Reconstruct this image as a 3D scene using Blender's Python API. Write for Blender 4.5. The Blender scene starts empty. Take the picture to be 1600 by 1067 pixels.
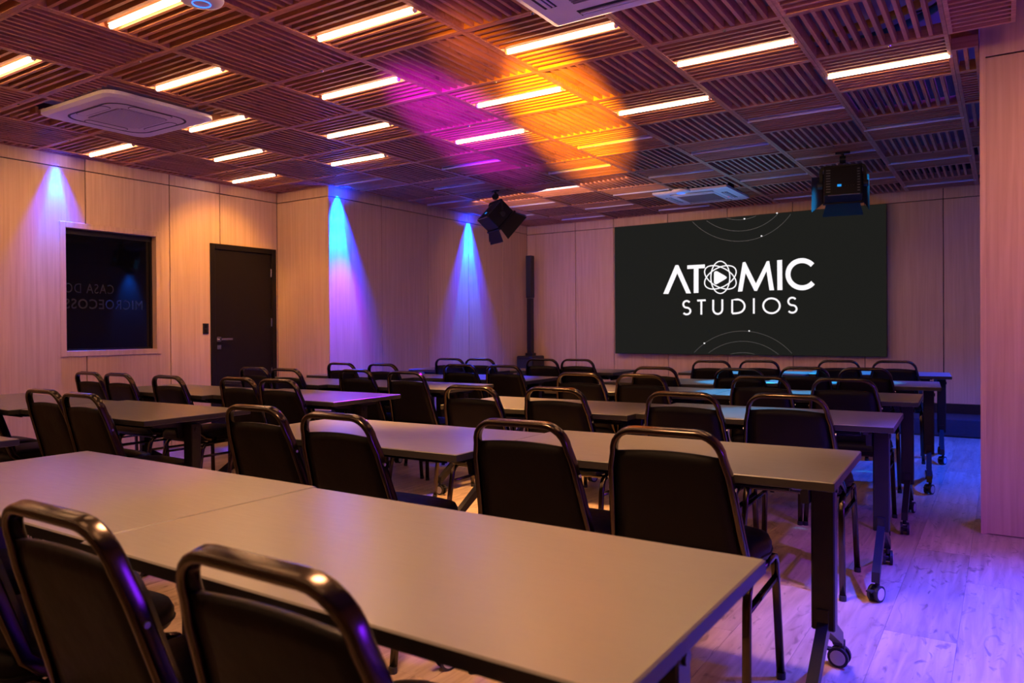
import bpy, bmesh, math, random
from mathutils import Vector, Matrix
random.seed(7)
C = bpy.context.scene.collection
S = bpy.context.scene
PI = math.pi

# ------------------------------------------------------------------ camera, world, exposure
F_PX, CY, YAW, ROLL, PITCH, CAMZ = 1178.8, 521.8, 0.5779, -0.0068, -0.0061, 1.152
cam = bpy.data.cameras.new('camera'); camo = bpy.data.objects.new('camera', cam); C.objects.link(camo)
c_, s_ = math.cos(YAW), math.sin(YAW)
R_ = Vector((c_, s_, 0)); F_ = Vector((-s_*math.cos(PITCH), c_*math.cos(PITCH), math.sin(PITCH)))
U_ = R_.cross(F_)
r2 = R_*math.cos(ROLL)+U_*math.sin(ROLL); u2 = -R_*math.sin(ROLL)+U_*math.cos(ROLL)
M = Matrix((r2, u2, -F_)).transposed().to_4x4(); M.translation = Vector((0, 0, CAMZ))
camo.matrix_world = M
cam.sensor_width = 36; cam.lens = 36*F_PX/1600; cam.shift_y = (CY-533.5)/1600
cam.clip_start = 0.05; cam.clip_end = 60
cam.dof.use_dof = True; cam.dof.focus_distance = 3.6; cam.dof.aperture_fstop = 5.0
S.camera = camo
w = bpy.data.worlds.new('world'); S.world = w; w.use_nodes = True
w.node_tree.nodes['Background'].inputs[0].default_value = (0.45, 0.22, 0.5, 1)
w.node_tree.nodes['Background'].inputs[1].default_value = 0.01
S.view_settings.view_transform = 'Standard'; S.view_settings.look = 'None'
S.view_settings.exposure = 0.0; S.view_settings.gamma = 1.0; S.view_settings.use_curve_mapping = False

WARM = (1.0, 0.50, 0.20)
BLUE = (0.02, 0.10, 1.0)
def spot(name, loc, target, power, color, angle, blend=0.5, size=0.05):
    l = bpy.data.lights.new(name, 'SPOT'); l.energy = power; l.color = color
    l.spot_size = math.radians(angle); l.spot_blend = blend; l.shadow_soft_size = size
    o = bpy.data.objects.new(name, l); C.objects.link(o); o.location = loc
    o.rotation_euler = (Vector(target)-Vector(loc)).to_track_quat('-Z', 'Y').to_euler()
    return o
def area(name, loc, target, power, color, sx, sy, spread=180):
    l = bpy.data.lights.new(name, 'AREA'); l.energy = power; l.color = color
    l.shape = 'RECTANGLE'; l.size = sx; l.size_y = sy; l.spread = math.radians(spread)
    o = bpy.data.objects.new(name, l); C.objects.link(o); o.location = loc
    o.rotation_euler = (Vector(target)-Vector(loc)).to_track_quat('-Z', 'Y').to_euler()
    return o
# unseen warm fill added over the nearest tables (the tubes themselves emit as well, see below)
spot('near_table_fill', (-1.2, 1.3, 2.62), (-1.1, 1.15, 0.0), 320, (1.0, 0.50, 0.24), 115, 1.0, 0.25)
# downlights near the left wall
spot('warm_wall_downlight', (-5.6, 4.7, 2.66), (-6.85, 4.9, 1.75), 150, (1.0, 0.46, 0.07), 64, 0.7, 0.06)
spot('warm_wall_downlight', (-5.6, 3.0, 2.64), (-6.85, 3.2, 1.6), 62, (1.0, 0.48, 0.20), 84, 1.0, 0.06)
spot('warm_wall_downlight', (-5.6, 1.8, 2.64), (-6.85, 1.7, 1.6), 62, (1.0, 0.44, 0.24), 84, 1.0, 0.06)
spot('warm_wall_downlight', (-6.35, 4.6, 2.66), (-6.35, 5.6, 1.0), 62, (1.0, 0.45, 0.12), 70, 1.0, 0.06)
spot('warm_floor_fill', (-2.6, 2.9, 2.62), (-2.5, 3.05, 0.0), 900, (1.0, 0.48, 0.15), 52, 1.0, 0.1)  # unseen fills added to lift the floor between the rows
spot('warm_floor_fill', (-2.75, 4.2, 2.62), (-2.75, 4.25, 0.0), 650, (1.0, 0.48, 0.16), 56, 1.0, 0.1)
spot('warm_floor_fill', (-1.2, 2.9, 2.62), (-1.1, 2.95, 0.0), 240, (1.0, 0.48, 0.18), 52, 1.0, 0.1)
area('back_wall_fill', (-4.3, 7.2, 2.62), (-4.0, 9.69, 0.9), 22, (1.0, 0.53, 0.40), 2.2, 0.3, 150)  # unseen area lamp added to brighten the screen wall
spot('pillar_fill', (0.5, 2.2, 2.62), (0.9, 4.93, 1.75), 150, (1.0, 0.34, 0.14), 62, 1.0, 0.1)  # unseen fill added to warm the pier face
# blue wall washers, close to the walls
for (x, y, tx, p) in ((-6.815, 3.32, -6.865, 16), (-5.99, 5.82, -6.04, 130), (-5.99, 8.20, -6.04, 75)):
    spot('blue_wall_washer', (x, y, 2.67), (tx+0.01, y, 2.0), p*22, (0.0, 0.15, 1.0), 30, 0.5, 0.012)
    spot('blue_wall_washer', (x, y, 2.67), (tx+0.01, y, 1.2), p*40, (0.0, 0.02, 1.0), 56, 0.8, 0.02)
    spot('blue_ceiling_spill', (x+0.07, y, 2.62), (tx, y, 2.70), p*0.08, (0.0, 0.02, 1.0), 165, 0.5, 0.02)  # extra spot added to imitate the washers' spill at the wall top
spot('magenta_wall_washer', (-5.55, 5.86, 2.5), (-6.04, 5.86, 1.3), 140, (0.75, 0.0, 0.9), 42, 1.0, 0.05)
spot('blue_wall_washer', (1.80, 9.15, 2.66), (1.9, 9.15, 1.4), 600, (0.0, 0.08, 1.0), 50, 0.9, 0.02)
# blue light over the right aisle and from the right
spot('blue_aisle_spot', (0.65, 3.3, 2.66), (0.50, 3.2, 0), 2400, (0.015, 0.045, 1.0), 62, 0.9, 0.05)
spot('violet_aisle_spot', (1.3, 2.6, 2.66), (0.15, 3.6, 0), 600, (0.18, 0.03, 1.0), 56, 1.0, 0.05)
spot('blue_aisle_spot', (0.75, 7.4, 2.66), (0.1, 7.6, 0), 1500, (0.0, 0.05, 1.0), 96, 0.9, 0.05)
area('blue_side_lamp', (1.8, 2.4, 0.9), (-3, 2.7, 0.5), 30, (0.14, 0.01, 1.0), 0.6, 0.4)
# unseen cyan spots added over the right block, imitating a bright screen's reflection
for (x, y, p) in ((-1.0, 3.72, 170), (-1.42, 4.86, 330), (-0.98, 4.90, 330), (-1.72, 5.74, 400), (-1.30, 6.02, 400), (-0.90, 6.18, 300), (-1.98, 7.06, 400), (-1.50, 7.28, 400), (-1.02, 7.46, 330)):
    spot('screen_sheen_fill', (x, y, 2.64), (x, y+0.01, 0.74), p*2.7, (0.01, 0.34, 0.85), 18, 0.35, 0.04)
spot('blue_table_fill', (-4.2, 7.6, 2.64), (-3.8, 5.3, 0.74), 1800, (0.0, 0.03, 1.0), 20, 0.8, 0.05)  # unseen spot added to tint far left tabletops blue
spot('violet_table_fill', (-3.3, 5.4, 2.64), (-3.45, 3.5, 0.74), 1500, (0.26, 0.0, 1.0), 18, 0.9, 0.05)  # unseen violet spots added to colour patches of the tabletops
spot('violet_table_fill', (-2.5, 3.4, 2.64), (-2.25, 1.2, 0.74), 420, (0.30, 0.02, 1.0), 20, 1.0, 0.05)
spot('violet_table_fill', (-2.2, 4.2, 2.64), (-1.85, 2.35, 0.74), 260, (0.2, 0.0, 1.0), 22, 1.0, 0.05)
# unseen spots added behind the camera to colour the ceiling slats
spot('amber_ceiling_fill', (-0.5, -0.8, 1.35), (-2.72, 5.0, 2.74), 21000, (1.0, 0.38, 0.0), 8.5, 1.0, 0.02)
spot('amber_ceiling_fill', (-0.5, -0.8, 1.35), (-2.62, 3.8, 2.74), 1600, (1.0, 0.34, 0.0), 7.5, 1.0, 0.02)
spot('magenta_ceiling_fill', (-1.2, -0.8, 1.3), (-3.5, 4.75, 2.74), 8000, (0.34, 0.0, 1.0), 9, 0.9, 0.02)
spot('screen_glow_fill', (-2.6, 9.3, 0.5), (-2.7, 7.7, 2.7), 110, (0.12, 0.45, 1.0), 60, 1.0, 0.05)  # hidden spot added on the stage, imitating screen glow on the ceiling
# blue glow inside the ceiling void by the pillar
pl = bpy.data.lights.new('void_lamp', 'POINT'); pl.energy = 24; pl.color = (0.08, 0.02, 1.0); pl.shadow_soft_size = 0.05
plo = bpy.data.objects.new('void_lamp', pl); C.objects.link(plo); plo.location = (0.25, 5.6, 2.95)

# ------------------------------------------------------------------ materials
def mat(name, color, rough=0.5, metal=0.0, spec=0.5, emit=None, estr=0.0):
    m = bpy.data.materials.new(name); m.use_nodes = True
    b = m.node_tree.nodes['Principled BSDF']
    b.inputs['Base Color'].default_value = (*color, 1); b.inputs['Roughness'].default_value = rough
    b.inputs['Metallic'].default_value = metal; b.inputs['Specular IOR Level'].default_value = spec
    if emit: b.inputs['Emission Color'].default_value = (*emit, 1); b.inputs['Emission Strength'].default_value = estr
    return m
def wood(name, c1, c2, sc, rough=0.5, spec=0.4, knots=None, rnd=0.0, bump=0.1, cells=False):
    """grain stretched by sc (scale per world axis)"""
    m = mat(name, c1, rough, 0, spec); nt = m.node_tree; N = nt.nodes; L = nt.links; b = N['Principled BSDF']
    geo = N.new('ShaderNodeNewGeometry'); oi = N.new('ShaderNodeObjectInfo')
    add = N.new('ShaderNodeVectorMath'); add.operation = 'MULTIPLY_ADD'
    comb = N.new('ShaderNodeCombineXYZ')
    for k, f in enumerate((7.0, 11.0, 5.0)):
        mu = N.new('ShaderNodeMath'); mu.operation = 'MULTIPLY'; mu.inputs[1].default_value = f
        L.new(oi.outputs['Random'], mu.inputs[0]); L.new(mu.outputs[0], comb.inputs[k])
    L.new(geo.outputs['Position'], add.inputs[0]); add.inputs[1].default_value = (1, 1, 1); L.new(comb.outputs[0], add.inputs[2])
    mp = N.new('ShaderNodeMapping'); mp.inputs['Scale'].default_value = sc; L.new(add.outputs[0], mp.inputs['Vector'])
    n = N.new('ShaderNodeTexNoise'); n.inputs['Scale'].default_value = 1.0; n.inputs['Detail'].default_value = 6; n.inputs['Distortion'].default_value = 0.6
    L.new(mp.outputs[0], n.inputs['Vector'])
    r = N.new('ShaderNodeValToRGB'); r.color_ramp.elements[0].position = 0.32; r.color_ramp.elements[1].position = 0.68
    r.color_ramp.elements[0].color = (*c2, 1); r.color_ramp.elements[1].color = (*c1, 1)
    L.new(n.outputs['Fac'], r.inputs[0]); out = r.outputs[0]
    if knots:
        mp2 = N.new('ShaderNodeMapping'); mp2.inputs['Scale'].default_value = knots; L.new(add.outputs[0], mp2.inputs['Vector'])
        n2 = N.new('ShaderNodeTexNoise'); n2.inputs['Scale'].default_value = 1; n2.inputs['Detail'].default_value = 2; n2.inputs['Distortion'].default_value = 1.5
        L.new(mp2.outputs[0], n2.inputs['Vector'])
        r2_ = N.new('ShaderNodeValToRGB'); r2_.color_ramp.elements[0].position = 0.60; r2_.color_ramp.elements[1].position = 0.74
        L.new(n2.outputs['Fac'], r2_.inputs[0])
        mx = N.new('ShaderNodeMix'); mx.data_type = 'RGBA'; mx.inputs[7].default_value = (c2[0]*0.45, c2[1]*0.42, c2[2]*0.4, 1)
        mm = N.new('ShaderNodeMath'); mm.operation = 'MULTIPLY'; mm.inputs[1].default_value = 0.75
        L.new(r2_.outputs[0], mm.inputs[0]); L.new(mm.outputs[0], mx.inputs[0]); L.new(out, mx.inputs[6]); out = mx.outputs[2]
    if rnd:
        mr = N.new('ShaderNodeMapRange'); mr.inputs[3].default_value = 1-rnd; mr.inputs[4].default_value = 1+rnd*0.6
        L.new(oi.outputs['Random'], mr.inputs[0])
        hs = N.new('ShaderNodeHueSaturation'); L.new(mr.outputs[0], hs.inputs['Value']); L.new(out, hs.inputs['Color']); out = hs.outputs[0]
    L.new(out, b.inputs['Base Color'])
    if bump:
        bp = N.new('ShaderNodeBump'); bp.inputs['Strength'].default_value = bump; bp.inputs['Distance'].default_value = 0.002
        L.new(n.outputs['Fac'], bp.inputs['Height']); L.new(bp.outputs[0], b.inputs['Normal'])
    return m
M_wall = wood('oak_laminate', (0.60, 0.40, 0.255), (0.50, 0.325, 0.20), (42, 42, 1.3), 0.42, 0.4, rnd=0.06)
M_pillar = M_wall
M_joint = mat('dark_joint', (0.03, 0.02, 0.015), 0.8)
M_floor = wood('oak_plank', (0.56, 0.42, 0.29), (0.36, 0.25, 0.16), (30, 2.4, 10), 0.36, 0.45, knots=(20, 7, 3), rnd=0.18, bump=0.15)
M_slatX = wood('pine_slat_across', (0.60, 0.28, 0.15), (0.42, 0.17, 0.085), (2.5, 50, 50), 0.5, 0.35, rnd=0.18)
M_slatY = wood('pine_slat_along', (0.60, 0.28, 0.15), (0.42, 0.17, 0.085), (50, 2.5, 50), 0.5, 0.35, knots=(14, 6, 14), rnd=0.18)
M_slab = mat('void_slab', (0.22, 0.17, 0.20), 0.9)
M_plaster = mat('plaster', (0.55, 0.52, 0.5), 0.9)
M_table = mat('grey_laminate', (0.150, 0.140, 0.130), 0.30, 0, 0.5)
nt = M_table.node_tree; n = nt.nodes.new('ShaderNodeTexNoise'); n.inputs['Scale'].default_value = 4; n.inputs['Detail'].default_value = 5
geo = nt.nodes.new('ShaderNodeNewGeometry'); mp = nt.nodes.new('ShaderNodeMapping'); mp.inputs['Scale'].default_value = (3, 30, 3)
nt.links.new(geo.outputs['Position'], mp.inputs[0]); nt.links.new(mp.outputs[0], n.inputs['Vector'])
rr = nt.nodes.new('ShaderNodeMapRange'); rr.inputs[3].default_value = 0.27; rr.inputs[4].default_value = 0.36
nt.links.new(n.outputs['Fac'], rr.inputs[0]); nt.links.new(rr.outputs[0], nt.nodes['Principled BSDF'].inputs['Roughness'])
M_edge = mat('table_edge', (0.030, 0.026, 0.026), 0.45, 0, 0.25)  # edge tone darkened to put the shade of its vertical faces into the colour
M_blackmetal = mat('black_metal', (0.013, 0.010, 0.012), 0.38, 0.0, 0.3)
M_fix = mat('fixture_black', (0.008, 0.007, 0.008), 0.5, 0, 0.25)
M_chrome = mat('bronze_chrome', (0.075, 0.058, 0.048), 0.20, 1.0)
M_vinyl = mat('black_vinyl', (0.006, 0.0045, 0.0045), 0.45, 0, 0.13)
nt = M_vinyl.node_tree; n = nt.nodes.new('ShaderNodeTexNoise'); n.inputs['Scale'].default_value = 9; n.inputs['Detail'].default_value = 3
bp = nt.nodes.new('ShaderNodeBump'); bp.inputs['Strength'].default_value = 0.35; bp.inputs['Distance'].default_value = 0.01
tc = nt.nodes.new('ShaderNodeTexCoord'); nt.links.new(tc.outputs['Object'], n.inputs['Vector'])
nt.links.new(n.outputs['Fac'], bp.inputs['Height']); nt.links.new(bp.outputs[0], nt.nodes['Principled BSDF'].inputs['Normal'])
M_rubber = mat('rubber', (0.012, 0.012, 0.014), 0.5)
M_hub = mat('wheel_hub', (0.55, 0.52, 0.52), 0.45)
M_white = mat('white_plastic', (0.72, 0.68, 0.70), 0.45)
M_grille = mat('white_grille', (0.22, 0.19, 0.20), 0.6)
M_dark = mat('dark_slot', (0.02, 0.02, 0.025), 0.6)
M_steel = mat('steel', (0.6, 0.6, 0.6), 0.25, 1.0)
M_doorm = mat('dark_door', (0.011, 0.0075, 0.0065), 0.5, 0, 0.12)
M_glass = mat('dark_glass', (0.002, 0.002, 0.003), 0.04, 0, 0.6)
M_screen = mat('screen_black', (0.002, 0.002, 0.002), 0.6, 0, 0.0, (0.0122, 0.0125, 0.0108), 1.0)
M_logo = mat('screen_white', (0.1, 0.1, 0.1), 0.4, 0, 0.2, (0.96, 0.95, 0.97), 1.0)
M_ring = mat('screen_grey', (0.05, 0.05, 0.05), 0.4, 0, 0.2, (0.075, 0.075, 0.07), 1.0)
M_ledb = mat('blue_led', (0.0, 0.1, 0.5), 0.4, 0, 0.2, (0.03, 0.16, 1.0), 2.5)
M_ledc = mat('cyan_display', (0, 0.1, 0.3), 0.4, 0, 0.2, (0.02, 0.35, 1.0), 0.8)
M_ledr = mat('red_led', (0.4, 0, 0), 0.4, 0, 0.2, (1.0, 0.05, 0.1), 1.0)
M_tube = mat('lit_tube', (0.9, 0.9, 0.9), 0.4, 0, 0.2, (1.0, 0.55, 0.26), 40.0)
M_off = mat('unlit_tube', (0.75, 0.72, 0.72), 0.3)
M_carpet = mat('stage_carpet', (0.03, 0.03, 0.04), 0.95)
nt = M_carpet.node_tree; n = nt.nodes.new('ShaderNodeTexNoise'); n.inputs['Scale'].default_value = 90
bp = nt.nodes.new('ShaderNodeBump'); bp.inputs['Strength'].default_value = 0.8; bp.inputs['Distance'].default_value = 0.01
nt.links.new(n.outputs['Fac'], bp.inputs['Height']); nt.links.new(bp.outputs[0], nt.nodes['Principled BSDF'].inputs['Normal'])
M_duct = mat('yellow_conduit', (0.55, 0.30, 0.05), 0.5)
M_duct2 = mat('blue_conduit', (0.03, 0.15, 0.35), 0.5)
M_reflect = mat('reflected_letters_blue', (0.01, 0.03, 0.16), 0.4, 0, 0.5)
M_reflect2 = mat('reflected_letters_dim', (0.012, 0.012, 0.016), 0.5, 0, 0.5)

# ------------------------------------------------------------------ mesh helpers
def bm_new(): return bmesh.new()
def bx(bm, x0, x1, y0, y1, z0, z1, mtx=None):
    vs = [bm.verts.new(Vector(p)) for p in ((x0,y0,z0),(x1,y0,z0),(x1,y1,z0),(x0,y1,z0),(x0,y0,z1),(x1,y0,z1),(x1,y1,z1),(x0,y1,z1))]
    if mtx is not None:
        for v in vs: v.co = mtx @ v.co
    for f in ((3,2,1,0),(4,5,6,7),(0,1,5,4),(1,2,6,5),(2,3,7,6),(3,0,4,7)): bm.faces.new([vs[i] for i in f])
    return vs
def link(name, me, m, parent=None):
    o = bpy.data.objects.new(name, me); C.objects.link(o)
    if m is not None and not me.materials: me.materials.append(m)
    if parent: o.parent = parent
    return o
def fin(name, bm, m, parent=None, smooth=False, bevel=0, segs=2, mats=None):
    bmesh.ops.recalc_face_normals(bm, faces=bm.faces)
    if bevel:
        bmesh.ops.bevel(bm, geom=[e for e in bm.edges], offset=bevel, segments=segs, profile=0.5, affect='EDGES', clamp_overlap=True)
    me = bpy.data.meshes.new(name); bm.to_mesh(me); bm.free()
    if smooth:
        for p in me.polygons: p.use_smooth = True
    o = link(name, me, m, parent)
    if mats:
        for mm in mats: me.materials.append(mm)
    return o
def tube(bm, pts, r, n=8, sect=None, closed=False, cap=True, up=Vector((0, 0, 1))):
    """sweep a round (or custom list of (a,b)) section along pts"""
    pts = [Vector(p) for p in pts]; rings = []
    if sect is None: sect = [(r*math.cos(2*PI*k/n), r*math.sin(2*PI*k/n)) for k in range(n)]
    N = len(pts)
    for i, p in enumerate(pts):
        a = pts[(i-1) % N] if (closed or i > 0) else p
        b = pts[(i+1) % N] if (closed or i < N-1) else p
        t = (b-a).normalized()
        s = t.cross(up)
        if s.length < 1e-4: s = t.cross(Vector((0, 1, 0)))
        s.normalize(); q = s.cross(t)
        rings.append([bm.verts.new(p+s*u+q*v) for (u, v) in sect])
    m = len(sect)
    for i in range(N if closed else N-1):
        A, B = rings[i], rings[(i+1) % N]
        for k in range(m): bm.faces.new([A[k], A[(k+1) % m], B[(k+1) % m], B[k]])
    if cap and not closed:
        bm.faces.new(rings[0]); bm.faces.new(rings[-1][::-1])
def cyl(bm, p0, p1, r, n=16, r2=None):
    p0, p1 = Vector(p0), Vector(p1); r2 = r if r2 is None else r2
    t = (p1-p0).normalized(); s = t.orthogonal().normalized(); q = t.cross(s)
    A = [bm.verts.new(p0+(s*math.cos(2*PI*k/n)+q*math.sin(2*PI*k/n))*r) for k in range(n)]
    B = [bm.verts.new(p1+(s*math.cos(2*PI*k/n)+q*math.sin(2*PI*k/n))*r2) for k in range(n)]
    for k in range(n): bm.faces.new([A[k], A[(k+1) % n], B[(k+1) % n], B[k]])
    bm.faces.new(A[::-1]); bm.faces.new(B)
def rsect(a, b, r, n=3):
    """rounded rectangle half sizes a, b"""
    out = []
    for (cx, cy, a0) in ((a-r, b-r, 0), (-a+r, b-r, PI/2), (-a+r, -b+r, PI), (a-r, -b+r, 1.5*PI)):
        for k in range(n+1):
            t = a0+k*PI/2/n; out.append((cx+r*math.cos(t), cy+r*math.sin(t)))
    return out
def prism(bm, poly, axis, t0, t1):
    """extrude 2D polygon; axis 'y': poly in (x,z)  'z': (x,y)  'x': (y,z)"""
    def P(p, t): return (p[0], t, p[1]) if axis == 'y' else ((p[0], p[1], t) if axis == 'z' else (t, p[0], p[1]))
    A = [bm.verts.new(P(p, t0)) for p in poly]; B = [bm.verts.new(P(p, t1)) for p in poly]
    n = len(poly)
    for k in range(n): bm.faces.new([A[k], A[(k+1) % n], B[(k+1) % n], B[k]])
    bm.faces.new(A[::-1]); bm.faces.new(B)
def empty(name, loc=(0, 0, 0), rz=0.0):
    o = bpy.data.objects.new(name, None); C.objects.link(o); o.location = loc; o.rotation_euler = (0, 0, rz); o.empty_display_size = 0.1
    return o
def tag(o, label=None, cat=None, group=None, kind=None):
    if label: o['label'] = label
    if cat: o['category'] = cat
    if group: o['group'] = group
    if kind: o['kind'] = kind
    return o
def copy_tree(o, parent=None):
    c = o.copy(); C.objects.link(c)
    if parent: c.parent = parent
    for ch in o.children: copy_tree(ch, c)
    return c
def ordn(k): return ('nearest', 'second', 'third', 'fourth', 'fifth', 'sixth', 'seventh', 'eighth', 'ninth', 'tenth', 'eleventh', 'twelfth', 'thirteenth')[k]

# ------------------------------------------------------------------ setting: shell
XL, XJ, YJ, YB, ZC = -6.865, -6.04, 5.69, 9.69, 2.70
XR, YP, XP = 1.95, 4.93, -0.11
ZTOP = 3.12
tag(fin('floor', (lambda b: (bx(b, XL-0.2, XR+0.1, -3.2, YB+0.1, -0.10, -0.012), b)[1])(bm_new()), M_joint), kind='structure')
floor = bpy.data.objects['floor']
PW, PLN = 0.24, 1.25
pb = bm_new(); bx(pb, 0, PW-0.0012, 0, PLN-0.0012, -0.012, 0.0)
pme = None; k = 0; x = XL
while x < XR-0.02:
    y = 0.35 - [0, 0.62, 0.31, 0.93, 0.15, 0.78][k % 6]
    if pme is None:
        o = fin('plank', pb, M_floor, floor); pme = o.data; o.location = (x, y, 0); y += PLN
    while y < 9.05:
        o = bpy.data.objects.new('plank', pme); C.objects.link(o); o.parent = floor; o.location = (x, y, 0); y += PLN
    x += PW; k += 1
# the part of the floor behind the camera: plain boards joined
b = bm_new(); x = XL
while x < XR-0.02:
    bx(b, x, x+PW-0.003, -3.1, -0.62, -0.012, -0.001); x += PW
o = fin('plank_field', b, M_floor, floor); o['kind'] = 'stuff'

def panels(parent, axis, plane, out, us, zs, holes=(), mtl=None, t=0.018, gap=0.009):
    """wall panels. axis 'x': wall in plane X=plane running along Y; 'y': plane Y=plane running along X. out = +1/-1 side faced"""
    for i in range(len(us)-1):
        for j in range(len(zs)-1):
            u0, u1, z0, z1 = us[i]+gap/2, us[i+1]-gap/2, zs[j]+gap/2, zs[j+1]-gap/2
            rects = [(u0, u1, z0, z1)]
            for (a0, a1, c0, c1) in holes:
                new = []
                for (p0, p1, q0, q1) in rects:
                    if a1 <= p0 or a0 >= p1 or c1 <= q0 or c0 >= q1: new.append((p0, p1, q0, q1)); continue
                    if a0 > p0: new.append((p0, a0, q0, q1))
                    if a1 < p1: new.append((a1, p1, q0, q1))
                    m0, m1 = max(p0, a0), min(p1, a1)
                    if c0 > q0: new.append((m0, m1, q0, c0))
                    if c1 < q1: new.append((m0, m1, c1, q1))
                rects = new
            if not rects: continue
            b = bm_new()
            for (p0, p1, q0, q1) in rects:
                if p1-p0 < 0.002 or q1-q0 < 0.002: continue
                lo, hi = sorted((plane, plane-out*t))
                if axis == 'x': bx(b, lo, hi, p0, p1, q0, q1)
                else: bx(b, p0, p1, lo, hi, q0, q1)
            fin('wall_panel', b, mtl or M_wall, parent)
def wallobj(name, boxes, m=M_joint):
    b = bm_new()
    for q in boxes: bx(b, *q)
    return tag(fin(name, b, m), kind='structure')
T = 0.018
WIN = (3.39, 4.235, 0.985, 2.075); DOOR = (4.825, 5.665, 0.0, 2.065)
wl = wallobj('wall_left', [(XL-0.26, XL-T, -3.2, WIN[0], 0, ZTOP), (XL-0.26, XL-T, WIN[0], WIN[1], 0, WIN[2]), (XL-0.26, XL-T, WIN[0], WIN[1], WIN[3], ZTOP),
                           (XL-0.26, XL-T, WIN[1], DOOR[0], 0, ZTOP), (XL-0.26, XL-T, DOOR[0], DOOR[1], DOOR[3], ZTOP), (XL-0.26, XL-T, DOOR[1], YJ+0.3, 0, ZTOP)])
panels(wl, 'x', XL, 1, [-3.2, -2.1, -1.29, -0.48, 0.33, 1.14, 1.95, 2.76, 3.57, 4.38, 4.95, YJ], [0.0, 2.59, ZC+0.06], [WIN, DOOR])
wj = wallobj('wall_left_jut', [(XL-0.2, XJ-T, YJ+T, YB+0.2, 0, ZTOP)])
panels(wj, 'x', XJ, 1, [YJ, 6.51, 7.35, 8.20, 9.02, YB], [0.0, 2.59, ZC+0.06])
panels(wj, 'y', YJ, -1, [XL, XJ], [0.0, 2.59, ZC+0.06])
wb = wallobj('wall_back', [(XJ-0.3, XR+0.3, YB+T, YB+0.2, 0, ZTOP)])
panels(wb, 'y', YB, -1, [XJ, -5.21, -4.60, -3.80, -2.99, -2.18, -1.37, -0.565, 0.24, 1.05, XR], [0.29, 2.575, ZC+0.06])
wp = wallobj('wall_right_pier', [(XP+T, XR+0.2, YP+T, YP+0.42-T, 0, ZTOP)])
panels(wp, 'y', YP, -1, [XP, 1.0, XR], [0.0, 2.635, ZTOP-0.02])
panels(wp, 'x', XP, -1, [YP+0.003, YP+0.42], [0.0, 2.635, ZTOP-0.02])
panels(wp, 'y', YP+0.42, 1, [XP, 1.0, XR], [0.0, 2.635, ZTOP-0.02])
wr = wallobj('wall_right', [(XR+T, XR+0.2, -3.2, YB+0.2, 0, ZTOP)])
panels(wr, 'x', XR, -1, [-3.2, -1.6, 0, 1.6, 3.2, YP], [0.0, 2.59, ZTOP-0.02])
panels(wr, 'x', XR, -1, [YP+0.42, 6.5, 7.6, 8.7, YB], [0.0, 2.59, ZTOP-0.02])
wallobj('wall_front', [(XL-0.2, XR+0.2, -3.4, -3.2, 0, ZTOP)], M_wall)
b = bm_new(); bx(b, XP+0.0, XP+0.028, YP-0.004, YP, 0.0, ZTOP-0.02)
tag(fin('trim_1', b, M_wall), kind='structure')

# stage: low carpeted platform, black skirting behind
b = bm_new(); bx(b, XJ+0.02, XR-0.02, 9.05, YB-0.002, 0.012, 0.185)
st = fin('stage_platform', b, M_carpet, bevel=0.008)
tag(st, 'low black carpeted platform along the foot of the screen wall', 'platform')
b = bm_new(); bx(b, XJ+0.02, XR-0.02, 9.06, YB-0.02, 0.0, 0.012); fin('plinth', b, M_edge, st)
b = bm_new(); bx(b, XJ, XR, YB-0.012, YB, 0.186, 0.288); tag(fin('baseboard_back', b, M_blackmetal), kind='structure')

# window (recess, frame, glass, reflected lettering)
b = bm_new(); u0, u1, z0, z1 = WIN
for (a0, a1, c0, c1) in ((u0-0.045, u0+0.004, z0-0.045, z1+0.045), (u1-0.004, u1+0.045, z0-0.045, z1+0.045), (u0+0.004, u1-0.004, z0-0.045, z0+0.004), (u0+0.004, u1-0.004, z1-0.004, z1+0.045)):
    bx(b, XL-0.13, XL+0.012, a0, a1, c0, c1)
win = tag(fin('window_1', b, M_wall, bevel=0.002, segs=1), kind='structure')
b = bm_new()
for (a0, a1, c0, c1) in ((u0, u0+0.02, z0, z1), (u1-0.02, u1, z0, z1), (u0, u1, z0, z0+0.02), (u0, u1, z1-0.05, z1)):
    bx(b, XL-0.09, XL-0.06, a0, a1, c0, c1)
fin('window_frame', b, M_blackmetal, win)
b = bm_new(); bx(b, XL-0.085, XL-0.075, u0+0.015, u1-0.015, z0+0.015, z1-0.04)
fin('pane', b, M_glass, win)
b = bm_new(); bx(b, XL-0.25, XL-0.245, u0-0.05, u1+0.05, z0-0.05, z1+0.05); fin('back_board', b, M_dark, win)
def text_mesh(name, body, size, bold, m, parent, loc, rot, sx=1.0, ext=0.0006):
    cu = bpy.data.curves.new(name, 'FONT'); cu.body = body; cu.size = size; cu.align_x = 'LEFT'; cu.extrude = ext
    cu.offset = bold; cu.space_character = 1.12; cu.resolution_u = 3
    tmp = bpy.data.objects.new('tmp', cu); C.objects.link(tmp)
    dg = bpy.context.evaluated_depsgraph_get(); me = bpy.data.meshes.new_from_object(tmp.evaluated_get(dg))
    bpy.data.objects.remove(tmp); me.transform(Matrix.Diagonal((sx, 1, 1, 1)))
    me.materials.clear(); me.materials.append(m)
    o = bpy.data.objects.new(name, me); C.objects.link(o); o.location = loc; o.rotation_euler = rot; o.parent = parent
    return o
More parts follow.
